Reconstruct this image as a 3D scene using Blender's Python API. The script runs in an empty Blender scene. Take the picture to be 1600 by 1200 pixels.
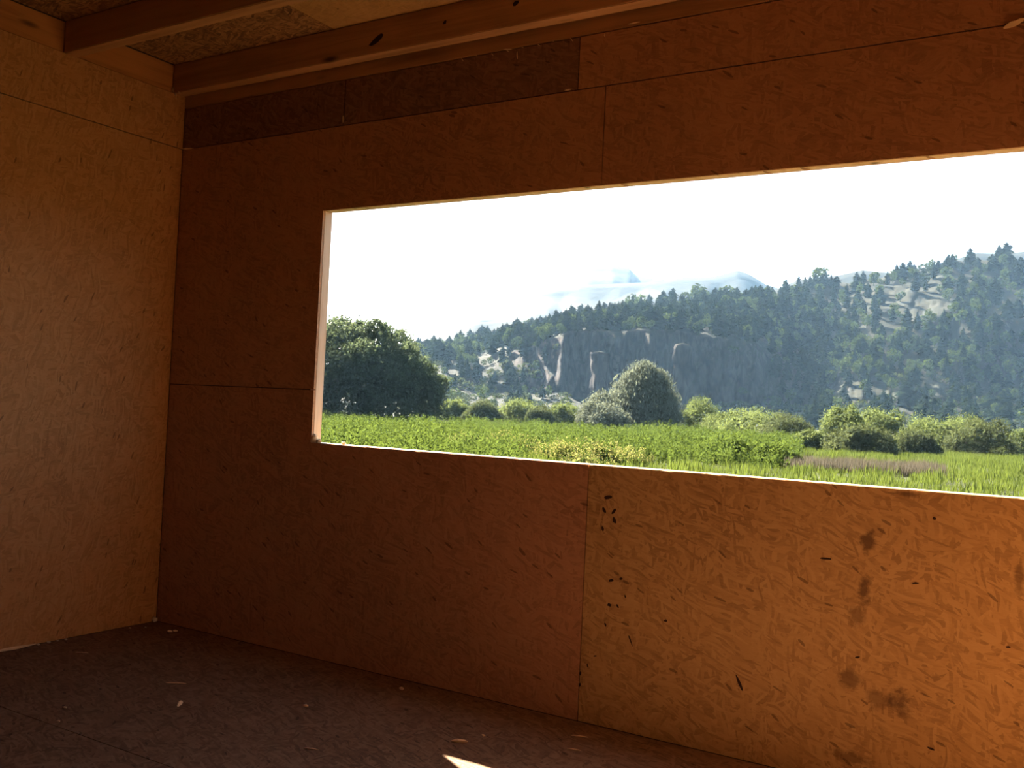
import bpy, bmesh, math, random
import numpy as np
from mathutils import Vector, Matrix, noise

C = bpy.context.scene.collection
SC = bpy.context.scene
random.seed(7)

# ------------------------------------------------------------------ camera
F = 1502.187                                     # focal length in px of the 1600 px wide frame
CAM = np.array([4.1152, -3.2999, 1.1750])
R_ = np.array([0.85055233, 0.52379463, 0.04690333])
U_ = np.array([-0.02645458, -0.04645951, 0.99856981])
F_ = np.array([-0.52522461, 0.85057669, 0.02565948])
cam = bpy.data.cameras.new('camera'); cam.sensor_width = 36.0; cam.lens = F / 1600 * 36
cam.clip_start = 0.05; cam.clip_end = 20000
co = bpy.data.objects.new('camera', cam); C.objects.link(co)
m = Matrix.Identity(4)
for i in range(3):
    m[i][0] = R_[i]; m[i][1] = U_[i]; m[i][2] = -F_[i]; m[i][3] = CAM[i]
co.matrix_world = m
SC.camera = co

# ------------------------------------------------------------------ light
SUN_AZ, SUN_EL = -61.7, 37.2                     # degrees, from the sun patch on the floor
SUN_E = 44.0
world = bpy.data.worlds.new('world'); SC.world = world; world.use_nodes = True
nt = world.node_tree; nt.nodes.clear()
wo = nt.nodes.new('ShaderNodeOutputWorld'); bg = nt.nodes.new('ShaderNodeBackground')
sky = nt.nodes.new('ShaderNodeTexSky'); sky.sky_type = 'NISHITA'; sky.sun_disc = False
sky.sun_elevation = math.radians(SUN_EL); sky.sun_rotation = math.radians(SUN_AZ)
sky.altitude = 700; sky.air_density = 1.0; sky.dust_density = 3.0; sky.ozone_density = 1.0
bg.inputs['Strength'].default_value = 0.22
nt.links.new(sky.outputs[0], bg.inputs[0]); nt.links.new(bg.outputs[0], wo.inputs[0])
sl = bpy.data.lights.new('sun', 'SUN'); sl.energy = SUN_E; sl.angle = math.radians(0.6); sl.color = (1.0, 0.94, 0.84)
so = bpy.data.objects.new('sun', sl); C.objects.link(so)
a, e = math.radians(SUN_AZ), math.radians(SUN_EL)
sdir = Vector((math.sin(a) * math.cos(e), math.cos(a) * math.cos(e), math.sin(e)))
so.rotation_euler = sdir.to_track_quat('Z', 'Y').to_euler()
so.location = (0, 0, 30)

SC.view_settings.view_transform = 'Standard'; SC.view_settings.look = 'None'
SC.view_settings.gamma = 1.0; SC.view_settings.use_curve_mapping = False
SC.view_settings.exposure = 0.72
SC.cycles.use_denoising = True
SC.cycles.max_bounces = 10; SC.cycles.diffuse_bounces = 5; SC.cycles.transmission_bounces = 6
SC.cycles.volume_bounces = 1; SC.cycles.transparent_max_bounces = 16
SC.cycles.sample_clamp_indirect = 6.0

# ------------------------------------------------------------------ helpers
def ray(px, py): return F_ + R_ * (px - 800) / F + U_ * (600 - py) / F
def W(px, py, d): return CAM + ray(px, py) * d
def hit(px, py, axis, val):
    r = ray(px, py); return CAM + r * ((val - CAM[axis]) / r[axis])
def hor(px): return 600 + F * (0.02565948 + 0.04690333 * (px - 800) / F) / 0.99857

def link(o, parent=None):
    C.objects.link(o)
    if parent is not None: o.parent = parent
    return o
def obj(name, me, mat, parent=None, smooth=False):
    o = bpy.data.objects.new(name, me)
    if mat is not None and len(me.materials) == 0: me.materials.append(mat)
    if smooth: me.polygons.foreach_set('use_smooth', [True] * len(me.polygons))
    return link(o, parent)
def tag(o, label, cat, group=None, kind=None):
    o['label'] = label; o['category'] = cat
    if group: o['group'] = group
    if kind: o['kind'] = kind
    return o
def struct(o, label=None, cat=None):
    o['kind'] = 'structure'
    if label: o['label'] = label; o['category'] = cat
    return o
def empty(name, loc=(0, 0, 0)):
    o = bpy.data.objects.new(name, None); o.location = loc; o.empty_display_size = .1
    return link(o)
def boxes_mesh(name, bl):
    V, Fc = [], []
    for (x0, x1, y0, y1, z0, z1) in bl:
        b = len(V)
        V += [(x0, y0, z0), (x1, y0, z0), (x1, y1, z0), (x0, y1, z0), (x0, y0, z1), (x1, y0, z1), (x1, y1, z1), (x0, y1, z1)]
        Fc += [tuple(b + i for i in f) for f in ((3, 2, 1, 0), (4, 5, 6, 7), (0, 1, 5, 4), (1, 2, 6, 5), (2, 3, 7, 6), (3, 0, 4, 7))]
    me = bpy.data.meshes.new(name); me.from_pydata(V, [], Fc); me.update(); return me
def bevel_box(name, x0, x1, y0, y1, z0, z1, r=0.003):
    bm = bmesh.new(); bmesh.ops.create_cube(bm, size=1)
    for v in bm.verts:
        v.co = Vector(((x0 + x1) / 2 + v.co.x * (x1 - x0), (y0 + y1) / 2 + v.co.y * (y1 - y0), (z0 + z1) / 2 + v.co.z * (z1 - z0)))
    bmesh.ops.bevel(bm, geom=list(bm.edges), offset=r, segments=2, affect='EDGES')
    me = bpy.data.meshes.new(name); bm.to_mesh(me); bm.free(); return me
def poly_panel(name, pts, plane, c0, c1):
    """extrude a 2-D outline: plane 'y' -> pts are (x,z); 'x' -> (y,z); 'z' -> (x,y)"""
    def P(p, c): return (p[0], c, p[1]) if plane == 'y' else ((c, p[0], p[1]) if plane == 'x' else (p[0], p[1], c))
    bm = bmesh.new()
    v0 = [bm.verts.new(P(p, c0)) for p in pts]; v1 = [bm.verts.new(P(p, c1)) for p in pts]
    bm.faces.new(v0); bm.faces.new(v1[::-1])
    n = len(pts)
    for i in range(n): bm.faces.new((v0[i], v1[i], v1[(i + 1) % n], v0[(i + 1) % n]))
    bmesh.ops.recalc_face_normals(bm, faces=bm.faces)
    me = bpy.data.meshes.new(name); bm.to_mesh(me); bm.free(); return me
def inset(pts, g=0.0022):
    cx = sum(p[0] for p in pts) / len(pts); out = []
    n = len(pts)
    # rectilinear polygons, counter-clockwise: move every edge inward by g
    for i in range(n):
        p0, p1, p2 = pts[i - 1], pts[i], pts[(i + 1) % n]
        d1 = (p1[0] - p0[0], p1[1] - p0[1]); d2 = (p2[0] - p1[0], p2[1] - p1[1])
        s = lambda v: (v > 1e-9) - (v < -1e-9)
        n1 = (-s(d1[1]), s(d1[0])); n2 = (-s(d2[1]), s(d2[0]))
        out.append((p1[0] + g * (n1[0] + n2[0]), p1[1] + g * (n1[1] + n2[1])))
    return out
def np_mesh(name, V, Q, mat=None, smooth=False):
    """V (n,3), Q (m,k) arrays -> mesh"""
    V = np.asarray(V, dtype=np.float32); Q = np.asarray(Q, dtype=np.int32); k = Q.shape[1]
    me = bpy.data.meshes.new(name)
    me.vertices.add(len(V)); me.vertices.foreach_set('co', V.ravel())
    me.loops.add(Q.size); me.loops.foreach_set('vertex_index', Q.ravel())
    me.polygons.add(len(Q)); me.polygons.foreach_set('loop_start', np.arange(0, Q.size, k, dtype=np.int32))
    me.update(calc_edges=True)
    if smooth: me.polygons.foreach_set('use_smooth', np.ones(len(Q), dtype=bool))
    if mat: me.materials.append(mat)
    return me
def join(parts):
    Vs, Qs, b = [], [], 0
    for V, Q in parts:
        Vs.append(V); Qs.append(Q + b); b += len(V)
    return np.concatenate(Vs), np.concatenate(Qs)

# ------------------------------------------------------------------ materials
class NT:
    def __init__(s, name):
        s.m = bpy.data.materials.new(name); s.m.use_nodes = True; s.t = s.m.node_tree; s.t.nodes.clear()
        s.out = s.n('ShaderNodeOutputMaterial')
    def n(s, typ, **kw):
        nd = s.t.nodes.new(typ)
        for k, v in kw.items(): setattr(nd, k, v)
        return nd
    def l(s, a, b): s.t.links.new(a, b); return s
    def math(s, op, a, b=None, clamp=False):
        nd = s.n('ShaderNodeMath', operation=op); nd.use_clamp = clamp
        for i, v in enumerate((a, b)):
            if v is None: continue
            if isinstance(v, (int, float)): nd.inputs[i].default_value = v
            else: s.l(v, nd.inputs[i])
        return nd.outputs[0]
    def mix(s, f, a, b, mode='MIX'):
        nd = s.n('ShaderNodeMix', data_type='RGBA', blend_type=mode)
        for i, v in ((0, f), (6, a), (7, b)):
            if isinstance(v, (int, float)): nd.inputs[i].default_value = v
            elif isinstance(v, tuple): nd.inputs[i].default_value = (*v, 1) if len(v) == 3 else v
            else: s.l(v, nd.inputs[i])
        return nd.outputs[2]
    def ramp(s, f, stops, interp='LINEAR'):
        nd = s.n('ShaderNodeValToRGB'); cr = nd.color_ramp; cr.interpolation = interp
        while len(cr.elements) < len(stops): cr.elements.new(0.5)
        for e, (p, c) in zip(cr.elements, stops): e.position = p; e.color = (*c, 1)
        s.l(f, nd.inputs[0]); return nd.outputs[0]
    def noise(s, vec, scale, detail=3, rough=.6, dist=0.):
        nd = s.n('ShaderNodeTexNoise'); nd.inputs['Scale'].default_value = scale
        nd.inputs['Detail'].default_value = detail; nd.inputs['Roughness'].default_value = rough
        nd.inputs['Distortion'].default_value = dist
        if vec is not None: s.l(vec, nd.inputs['Vector'])
        return nd.outputs[0]
    def mapping(s, vec, loc=(0, 0, 0), rot=(0, 0, 0), scale=(1, 1, 1)):
        nd = s.n('ShaderNodeMapping'); nd.inputs[1].default_value = loc; nd.inputs[2].default_value = rot; nd.inputs[3].default_value = scale
        s.l(vec, nd.inputs[0]); return nd.outputs[0]
    def principled(s, col, rough=.7, bump=None, bstr=.2, bdist=.01, spec=.3):
        p = s.n('ShaderNodeBsdfPrincipled')
        if isinstance(col, tuple): p.inputs['Base Color'].default_value = (*col, 1)
        else: s.l(col, p.inputs['Base Color'])
        p.inputs['Roughness'].default_value = rough; p.inputs['Specular IOR Level'].default_value = spec
        if bump is not None:
            b = s.n('ShaderNodeBump'); b.inputs['Strength'].default_value = bstr; b.inputs['Distance'].default_value = bdist
            s.l(bump, b.inputs['Height']); s.l(b.outputs[0], p.inputs['Normal'])
        s.l(p.outputs[0], s.out.inputs[0]); return s.m

def osb(name, plane, dark, mid, light, contrast=.55, smudges=(), ang0=0.0, rough=.62, spec=.25):
    s = NT(name)
    tc = s.n('ShaderNodeTexCoord'); sep = s.n('ShaderNodeSeparateXYZ'); s.l(tc.outputs['Object'], sep.inputs[0])
    cb = s.n('ShaderNodeCombineXYZ'); ax = {'y': (0, 2), 'x': (1, 2), 'z': (0, 1)}[plane]
    s.l(sep.outputs[ax[0]], cb.inputs[0]); s.l(sep.outputs[ax[1]], cb.inputs[1])
    vec0 = cb.outputs[0]
    nz = s.n('ShaderNodeTexNoise'); nz.inputs['Scale'].default_value = 5; nz.inputs['Detail'].default_value = 1; s.l(vec0, nz.inputs['Vector'])
    vm = s.n('ShaderNodeVectorMath', operation='MULTIPLY_ADD'); s.l(nz.outputs['Color'], vm.inputs[0])
    vm.inputs[1].default_value = (.10, .10, 0); s.l(vec0, vm.inputs[2])
    vec = vm.outputs[0]
    val = None; hgt = None
    for i, (ang, sl_, sw, th) in enumerate(((.1, 12, 60, 0), (.9, 15, 85, .35), (-.75, 14, 70, .5), (1.5, 17, 100, .62), (.35, 20, 120, .6))):
        mp = s.mapping(vec, loc=(i * 3.7, i * 1.9, 0), rot=(0, 0, ang + ang0), scale=(1, 1, 1))
        mp = s.mapping(mp, scale=(sl_, sw, 1))
        v = s.n('ShaderNodeTexVoronoi', voronoi_dimensions='2D'); v.inputs['Scale'].default_value = 1
        s.l(mp, v.inputs['Vector'])
        sp = s.n('ShaderNodeSeparateColor'); s.l(v.outputs['Color'], sp.inputs[0])
        if val is None: val = sp.outputs[0]; hgt = sp.outputs[2]
        else:
            gt = s.math('GREATER_THAN', sp.outputs[1], th)
            mx = s.n('ShaderNodeMix'); s.l(gt, mx.inputs[0]); s.l(val, mx.inputs[2]); s.l(sp.outputs[0], mx.inputs[3]); val = mx.outputs[0]
            mh = s.n('ShaderNodeMix'); s.l(gt, mh.inputs[0]); s.l(hgt, mh.inputs[2]); s.l(sp.outputs[2], mh.inputs[3]); hgt = mh.outputs[0]
    fine = s.noise(s.mapping(vec, scale=(30, 140, 1)), 1.0, 4, .7)
    big = s.noise(vec0, 1.6, 3, .6)
    v2 = s.math('ADD', s.math('MULTIPLY', s.math('SUBTRACT', val, .5), contrast), .5)
    v2 = s.math('ADD', v2, s.math('MULTIPLY', s.math('SUBTRACT', fine, .5), .5))
    v2 = s.math('ADD', v2, s.math('MULTIPLY', s.math('SUBTRACT', big, .5), .45), clamp=True)
    col = s.ramp(v2, [(0.0, dark), (.18, tuple(.6 * d + .4 * q for d, q in zip(dark, mid))), (.5, mid), (1.0, light)])
    # sparse dark bark flakes
    vb = s.n('ShaderNodeTexVoronoi', voronoi_dimensions='2D'); vb.inputs['Scale'].default_value = 1
    s.l(s.mapping(s.mapping(vec, loc=(5, 9, 0), rot=(0, 0, .5 + ang0)), scale=(16, 60, 1)), vb.inputs['Vector'])
    sb = s.n('ShaderNodeSeparateColor'); s.l(vb.outputs['Color'], sb.inputs[0])
    fl = s.math('MULTIPLY', s.math('GREATER_THAN', sb.outputs[0], .972), s.math('LESS_THAN', vb.outputs['Distance'], .26))
    col = s.mix(s.math('MULTIPLY', fl, .6), col, tuple(.55 * d for d in dark))
    if smudges:
        nn = s.noise(vec0, 22, 4, .7)
        for (u, w, ru, rw, st) in smudges:
            mp = s.mapping(vec0, loc=(-u / ru, -w / rw, 0), scale=(1 / ru, 1 / rw, 1))
            ln = s.n('ShaderNodeVectorMath', operation='LENGTH'); s.l(mp, ln.inputs[0])
            k = s.math('SUBTRACT', s.math('ADD', s.math('MULTIPLY', nn, 1.9), -.15), ln.outputs['Value'])
            k = s.math('MULTIPLY', s.math('MULTIPLY', k, 2.2, clamp=True), st)
            col = s.mix(k, col, tuple(.6 * d for d in dark))
    return s.principled(col, rough, s.math('ADD', hgt, s.math('MULTIPLY', fine, .6)), .22, .002, spec)

def lumber(name, axis, base, dark, knots=True, rough=.65):
    s = NT(name); tc = s.n('ShaderNodeTexCoord')
    sc = [22, 22, 22]; sc[axis] = 1.1
    g = s.noise(s.mapping(tc.outputs['Object'], scale=tuple(sc)), 1.0, 5, .65, .6)
    big = s.noise(tc.outputs['Object'], 2.3, 2)
    f = s.math('ADD', g, s.math('MULTIPLY', s.math('SUBTRACT', big, .5), .5), clamp=True)
    col = s.ramp(f, [(.25, dark), (.55, base), (.85, tuple(min(1, 1.15 * b) for b in base))])
    if knots:
        ks = [9, 9, 9]; ks[axis] = 2.6
        v = s.n('ShaderNodeTexVoronoi'); v.inputs['Scale'].default_value = 1; s.l(s.mapping(tc.outputs['Object'], loc=(.3, .2, .1), scale=tuple(ks)), v.inputs['Vector'])
        k = s.math('MULTIPLY', s.math('SUBTRACT', .17, v.outputs['Distance']), 9, clamp=True)
        col = s.mix(k, col, tuple(.35 * d for d in dark))
    return s.principled(col, rough, g, .25, .002)

def leaf(name, c0, c1, trans, tf=.45):
    c0, c1, trans = (tuple(.50 * v for v in c) for c in (c0, c1, trans))
    s = NT(name)
    gi = s.n('ShaderNodeNewGeometry')
    tc = s.n('ShaderNodeTexCoord')
    f = s.math('ADD', s.math('MULTIPLY', gi.outputs['Random Per Island'], .6), s.math('MULTIPLY', s.noise(tc.outputs['Object'], .45, 2), .5), clamp=True)
    col = s.ramp(f, [(.15, c0), (.9, c1)])
    tcol = s.mix(1.0, s.ramp(f, [(.15, tuple(.75 * t for t in trans)), (.9, trans)]), (1, 1, 1), 'MULTIPLY')
    d = s.n('ShaderNodeBsdfDiffuse'); s.l(col, d.inputs[0])
    t = s.n('ShaderNodeBsdfTranslucent'); s.l(tcol, t.inputs[0])
    mx = s.n('ShaderNodeMixShader'); mx.inputs[0].default_value = tf; s.l(d.outputs[0], mx.inputs[1]); s.l(t.outputs[0], mx.inputs[2])
    s.l(mx.outputs[0], s.out.inputs[0]); return s.m

def plain(name, c, rough=.8, var=.25, scale=20):
    s = NT(name); tc = s.n('ShaderNodeTexCoord'); n_ = s.noise(tc.outputs['Object'], scale, 4)
    col = s.ramp(n_, [(.25, tuple(v * (1 - var) for v in c)), (.75, tuple(min(1, v * (1 + var)) for v in c))])
    return s.principled(col, rough, n_, .3, .003)

def smud(px, py, ru, rw, st):
    h = hit(px, py, 1, 0); return (float(h[0]), float(h[2]), ru, rw, st)
SM = [smud(1357, 848, .035, .055, .8), smud(1350, 925, .03, .07, .75), smud(1340, 965, .04, .05, .5), smud(1326, 1060, .05, .05, .6),
      smud(1405, 1098, .05, .06, .7), smud(1370, 1092, .06, .05, .5), smud(1420, 772, .07, .015, .7), smud(1330, 1185, .10, .03, .6), smud(1592, 905, .02, .08, .55)]
M = {}
M['osb_front'] = osb('osb_front_wall', 'y', (.15, .064, .034), (.43, .205, .100), (.54, .285, .15), .34)
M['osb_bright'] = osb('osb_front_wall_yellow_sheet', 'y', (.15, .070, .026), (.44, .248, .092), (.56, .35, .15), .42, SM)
M['osb_left'] = osb('osb_left_wall', 'x', (.18, .076, .024), (.42, .203, .068), (.53, .28, .11), .37, ang0=1.4)
M['osb_dark'] = osb('osb_weathered_strip', 'y', (.08, .038, .024), (.235, .115, .066), (.34, .18, .11), .45)
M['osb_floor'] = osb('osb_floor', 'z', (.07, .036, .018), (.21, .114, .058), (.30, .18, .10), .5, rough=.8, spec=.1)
M['osb_ceil'] = osb('osb_ceiling', 'z', (.08, .034, .014), (.27, .13, .05), (.46, .25, .10), .8)
M['ply_ceil'] = osb('pale_ceiling_sheet', 'z', (.20, .095, .03), (.46, .25, .085), (.56, .33, .13), .25)
M['joist'] = lumber('joist_pine', 0, (.46, .235, .095), (.28, .13, .05))
M['joist_y'] = lumber('rim_pine', 1, (.42, .18, .05), (.26, .10, .028))
M['jamb'] = lumber('jamb_pine', 2, (.72, .50, .34), (.52, .33, .20))
M['sill'] = lumber('sill_pine', 0, (.74, .56, .36), (.5, .34, .2))
M['core'] = plain('foam_core', (.05, .035, .02), .9)
M['foam'] = plain('expanding_foam', (.62, .5, .34), .85)
M['splinter'] = plain('split_wood', (.72, .5, .28), .8)
M['exterior'] = osb('osb_exterior', 'y', (.13, .06, .02), (.38, .2, .08), (.5, .3, .13), .5)
M['chip_dark'] = plain('dark_flake', (.035, .012, .006), .8)

# ------------------------------------------------------------------ the room
LX, DY, CZ = 4.88, -4.88, 2.86
OX0, OX1, OZ0, OZ1 = 1.006, 4.55, .977, 2.05
T0, T1 = .011, .060                                # inner sheet thickness, outer face of the framing

wf = struct(obj('wall_front', boxes_mesh('wall_front', [
    (-.07, OX0 - .038, .0115, T1, -.25, CZ + .02), (OX1 + .038, LX + .07, .0115, T1, -.25, CZ + .02),
    (OX0 - .038, OX1 + .038, .0115, T1, -.25, OZ0 - .042), (OX0 - .038, OX1 + .038, .0115, T1, OZ1 + .042, CZ + .02)]), M['core']),
    'front sandwich wall clad in orange strand board around a long opening', 'wall')
def fpanel(pts, mat, y0=0.0, y1=T0, name='strand_board_panel', label=None, parent=None):
    o = obj(name, poly_panel(name, inset(pts), 'y', y0, y1), mat, parent or wf)
    if label: o['label'] = label
    return o
fpanel([(0, 0), (2.44, 0), (2.44, OZ0), (OX0, OZ0), (OX0, 1.22), (0, 1.22)], M['osb_front'])
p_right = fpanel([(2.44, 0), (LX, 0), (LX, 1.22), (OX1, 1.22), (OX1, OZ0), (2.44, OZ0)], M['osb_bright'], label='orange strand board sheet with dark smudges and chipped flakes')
fpanel([(0, 1.22), (OX0, 1.22), (OX0, OZ1), (2.44, OZ1), (2.44, 2.44), (0, 2.44)], M['osb_front'])
fpanel([(2.44, OZ1), (OX1, OZ1), (OX1, 1.22), (LX, 1.22), (LX, 2.44), (2.44, 2.44)], M['osb_front'])
# strips above the sheets
fpanel([(0, 2.44), (1.098, 2.44), (1.098, 2.652), (0, 2.652)], M['osb_dark'], .001, T0, 'strip_board', 'dark brown strip board in the corner')
fpanel([(1.103, 2.44), (2.318, 2.44), (2.318, 2.652), (1.103, 2.652)], M['osb_dark'], .001, T0, 'strip_board', 'dark weathered strip board above the opening')
fpanel([(2.318, 2.44), (LX, 2.44), (LX, 2.652), (2.318, 2.652)], M['osb_front'], -.001, T0, 'strip_board', 'orange strip board over the upper sheets')
tp = obj('top_plate', bevel_box('top_plate', 0, LX, -.004, T1 - .002, 2.654, CZ - .004, .003), M['joist'], wf)
# dark knocked-out flakes, smooth outlines a millimetre thick
def chip(name, u, w, ru, rw, ang, mat, parent, plane='y', seed=0, thick=.0012, off=0.0):
    rr = random.Random(seed); n = 9; pts = []
    for i in range(n):
        t = 2 * math.pi * i / n; k = rr.uniform(.75, 1.15)
        x, y = ru * k * math.cos(t), rw * k * math.sin(t)
        pts.append((u + x * math.cos(ang) - y * math.sin(ang), w + x * math.sin(ang) + y * math.cos(ang)))
    return obj(name, poly_panel(name, pts, plane, off - thick, off + .0006), mat, parent)
for i, (px, py, ru, rw, an) in enumerate(((950, 777, 7, 3.2, .15), (944, 797, 5.5, 2.4, -1.1), (959, 799, 5, 2.4, .9), (960, 813, 6, 2.8, -1.1), (942, 826, 4.4, 2, -1.3),
        (955, 907, 4, 2.2, .4), (970, 904, 3, 2, .2), (977, 932, 3, 1.3, -1.2), (952, 945, 3.6, 2.6, -.3), (965, 947, 3.6, 1.6, -1.0), (946, 976, 3, 1.6, -1.2),
        (1040, 970, 3, 2, .1), (1155, 1066, 14, 2, -1.1), (1290, 873, 10, 1.6, .05), (1460, 810, 3, 2, -.4), (1430, 911, 5, 1.6, .2), (1340, 1027, 4, 1.5, .3), (1455, 1170, 5, 1.6, -.3),
        (918, 1040, 3.5, 1.2, -1.3), (907, 1052, 3, 1.6, 1.4), (906, 1070, 3, 1.4, 1.4), (930, 1025, 3, 1, .2), (985, 1000, 9, 1.2, -1.1), (1575, 1011, 3, 1.6, 0))):
    h = hit(px, py, 1, 0); k = np.linalg.norm(h - CAM) / F
    chip('dark_flake', float(h[0]), float(h[2]), ru * k, rw * k, an, M['chip_dark'], p_right, seed=i)

# the opening: bare lumber lining, no glass
wi = struct(obj('window_1', boxes_mesh('window_1', [(OX0 - .037, OX1 + .037, .0125, T1 - .001, OZ0 - .041, OZ0 - .006)]), M['sill']),
            'long unglazed wall opening lined with pale raw pine', 'window')
obj('sill_batten', bevel_box('sill_batten', OX0 - .001, OX1, .021, T1 + .004, OZ0 - .008, OZ0 - .001, .0015), M['sill'], wi)
obj('jamb', bevel_box('jamb', OX0 - .037, OX0 - .001, .0125, T1 + .004, OZ0 - .006, OZ1 + .003, .002), M['jamb'], wi)
obj('jamb', bevel_box('jamb', OX1 + .001, OX1 + .037, .0125, T1 + .004, OZ0 - .006, OZ1 + .003, .002), M['jamb'], wi)
obj('head_batten', bevel_box('head_batten', OX0 - .037, OX1 + .037, .0125, T1 + .004, OZ1 + .003, OZ1 + .041, .002), M['jamb'], wi)
def blob(name, c, r, mat, parent=None, seed=0, sub=2, amp=.35, flat=(1, 1, 1)):
    bm = bmesh.new(); bmesh.ops.create_icosphere(bm, subdivisions=sub, radius=1)
    for v in bm.verts:
        k = 1 + amp * noise.noise(v.co * 1.9 + Vector((seed * 3.1, seed * 1.7, 0)))
        v.co = Vector((c[0] + v.co.x * r * k * flat[0], c[1] + v.co.y * r * k * flat[1], c[2] + v.co.z * r * k * flat[2]))
    me = bpy.data.meshes.new(name); bm.to_mesh(me); bm.free()
    return obj(name, me, mat, parent, True)
blob('foam_bead', (OX0 + .004, .014, OZ0 + .016), .017, M['foam'], wi, 1, 2, .6, (1, .9, 1.5))
blob('foam_bead', (OX0 + .026, .018, OZ0 + .006), .013, M['foam'], wi, 2, 2, .6, (1.3, .9, .8))
blob('foam_bead', (1.17, .036, OZ0 + .004), .009, M['foam'], wi, 3, 2, .5, (1.4, 1, .8))
# ragged fibres along the cut edges
def sliver(name, p0, p1, w, mat, parent=None, bend=.0, seed=0):
    """a tapering split of wood with thickness between two points"""
    rr = random.Random(seed); p0, p1 = Vector(p0), Vector(p1); d = (p1 - p0)
    s_ = d.cross(Vector((.31, .85, .42))).normalized(); t_ = d.cross(s_).normalized()
    V, Fc = [], []; n = 5
    for i in range(n + 1):
        f = i / n; c = p0 + d * f + t_ * bend * math.sin(f * math.pi) + s_ * rr.uniform(-.15, .15) * w
        k = w * (1 - .75 * abs(2 * f - 1) ** 2) * rr.uniform(.8, 1.2)
        V += [c + s_ * k + t_ * k * .35, c - s_ * k + t_ * k * .35, c - s_ * k - t_ * k * .35, c + s_ * k - t_ * k * .35]
    for i in range(n):
        for j in range(4):
            Fc.append((i * 4 + j, i * 4 + (j + 1) % 4, i * 4 + 4 + (j + 1) % 4, i * 4 + 4 + j))
    Fc += [(3, 2, 1, 0), tuple(n * 4 + j for j in range(4))]
    me = bpy.data.meshes.new(name); me.from_pydata([tuple(v) for v in V], [], Fc); me.update()
    return obj(name, me, mat, parent)
rr = random.Random(3)
for i in range(16):
    x = rr.uniform(1.05, 4.6)
    sliver('frayed_fibre', (x, -.0012, OZ0 - .0015), (x + rr.uniform(.02, .07), -.0022, OZ0 - rr.uniform(0, .006)), .0016, M['splinter'], wi, .001, i)
for x in (2.52, 3.07, 3.2, 3.6):
    sliver('frayed_fibre', (x, .004, OZ1 + .001), (x + .035, .004, OZ1 - rr.uniform(.004, .012)), .004, M['splinter'], wi, .002, int(x * 100))
for px, py, dx, dz in ((808, 80, .006, -.035), (800, 77, -.04, .004), (945, 52, .003, -.016), (893, 139, -.03, -.003), (537, 186, 0, -.02), (1000, 34, -.05, -.002)):
    h = hit(px, py, 1, -.004); sliver('frayed_fibre', (h[0], -.004, h[2]), (h[0] + dx, -.007, h[2] + dz), .003, M['splinter'], wf, .002, px)
for i in range(8):
    x = 1.75 + i * .075; sliver('frayed_fibre', (x, -.0045, 2.653), (x + rr.uniform(-.01, .02), -.006, 2.653 - rr.uniform(.005, .018)), .0022, M['splinter'], wf, .001, i)
h = hit(1585, 38, 1, -.002); sliver('frayed_fibre', (h[0] - .03, -.003, h[2] - .008), (h[0] + .03, -.004, h[2] + .012), .008, M['splinter'], wf, .002, 5)
sliver('nail_hole_patch', (1.1, -.002, 2.452), (1.1, -.003, 2.485), .006, M['splinter'], wf, 0, 9)
# exterior cladding of the front wall
obj('exterior_sheet', boxes_mesh('exterior_sheet', [(-.08, OX0 - .038, T1 + .001, T1 + .010, -.25, CZ), (OX1 + .038, LX + .08, T1 + .001, T1 + .010, -.25, CZ),
    (OX0 - .038, OX1 + .038, T1 + .001, T1 + .010, -.25, OZ0 - .042), (OX0 - .038, OX1 + .038, T1 + .001, T1 + .010, OZ1 + .042, CZ)]), M['exterior'], wf)

# left wall: upright sheets, a strip and a rim board above
wl = struct(obj('wall_left', boxes_mesh('wall_left', [(-.07, -.0115, DY - .07, .0115, -.25, CZ + .02)]), M['core']), 'left wall of upright orange strand board sheets', 'wall')
for j in range(4):
    obj('strand_board_panel', poly_panel('strand_board_panel', inset([(-1.22 * (j + 1), 0), (-1.22 * j, 0), (-1.22 * j, 2.44), (-1.22 * (j + 1), 2.44)]), 'x', -.011, 0.0), M['osb_left'], wl)
for y0, y1 in ((0, -2.44), (-2.44, DY)):
    obj('strip_board', poly_panel('strip_board', inset([(y1, 2.44), (y0, 2.44), (y0, 2.715), (y1, 2.715)]), 'x', -.011, .001), M['osb_left'], wl)
obj('rim_board', bevel_box('rim_board', -.011, -.006, DY, 0, 2.717, CZ - .003, .001), M['joist_y'], wl)
blob('foam_bead', (.012, -.02, .013), .014, M['foam'], wl, 4, 2, .7)
sliver('frayed_fibre', (.004, -.015, 2.44), (.09, -.006, 2.437), .004, M['splinter'], wl, .004, 2)

# back and right walls (behind and beside the viewer)
wb = struct(obj('wall_back', boxes_mesh('wall_back', [(-.07, LX + .07, DY - .07, DY - .0115, -.25, CZ)]), M['core']), 'closed back wall of strand board', 'wall')
for x0, x1 in ((0, 2.44), (2.44, LX)):
    for z0, z1 in ((0, 1.22), (1.22, 2.44), (2.44, CZ)):
        obj('strand_board_panel', poly_panel('strand_board_panel', inset([(x0, z0), (x1, z0), (x1, z1), (x0, z1)]), 'y', DY - .011, DY), M['osb_front'], wb)
RY0, RY1 = -2.0, -2.9                                # opening added in the unseen right wall to let in sky fill light
wr = struct(obj('wall_right', boxes_mesh('wall_right', [(LX + .0115, LX + .07, RY0, .0115, -.25, CZ), (LX + .0115, LX + .07, DY - .07, RY1, -.25, CZ), (LX + .0115, LX + .07, RY1, RY0, OZ1, CZ), (LX + .0115, LX + .07, RY1, RY0, -.25, OZ0)]), M['core']), 'unseen right wall with an added opening for sky fill light', 'wall')
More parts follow.
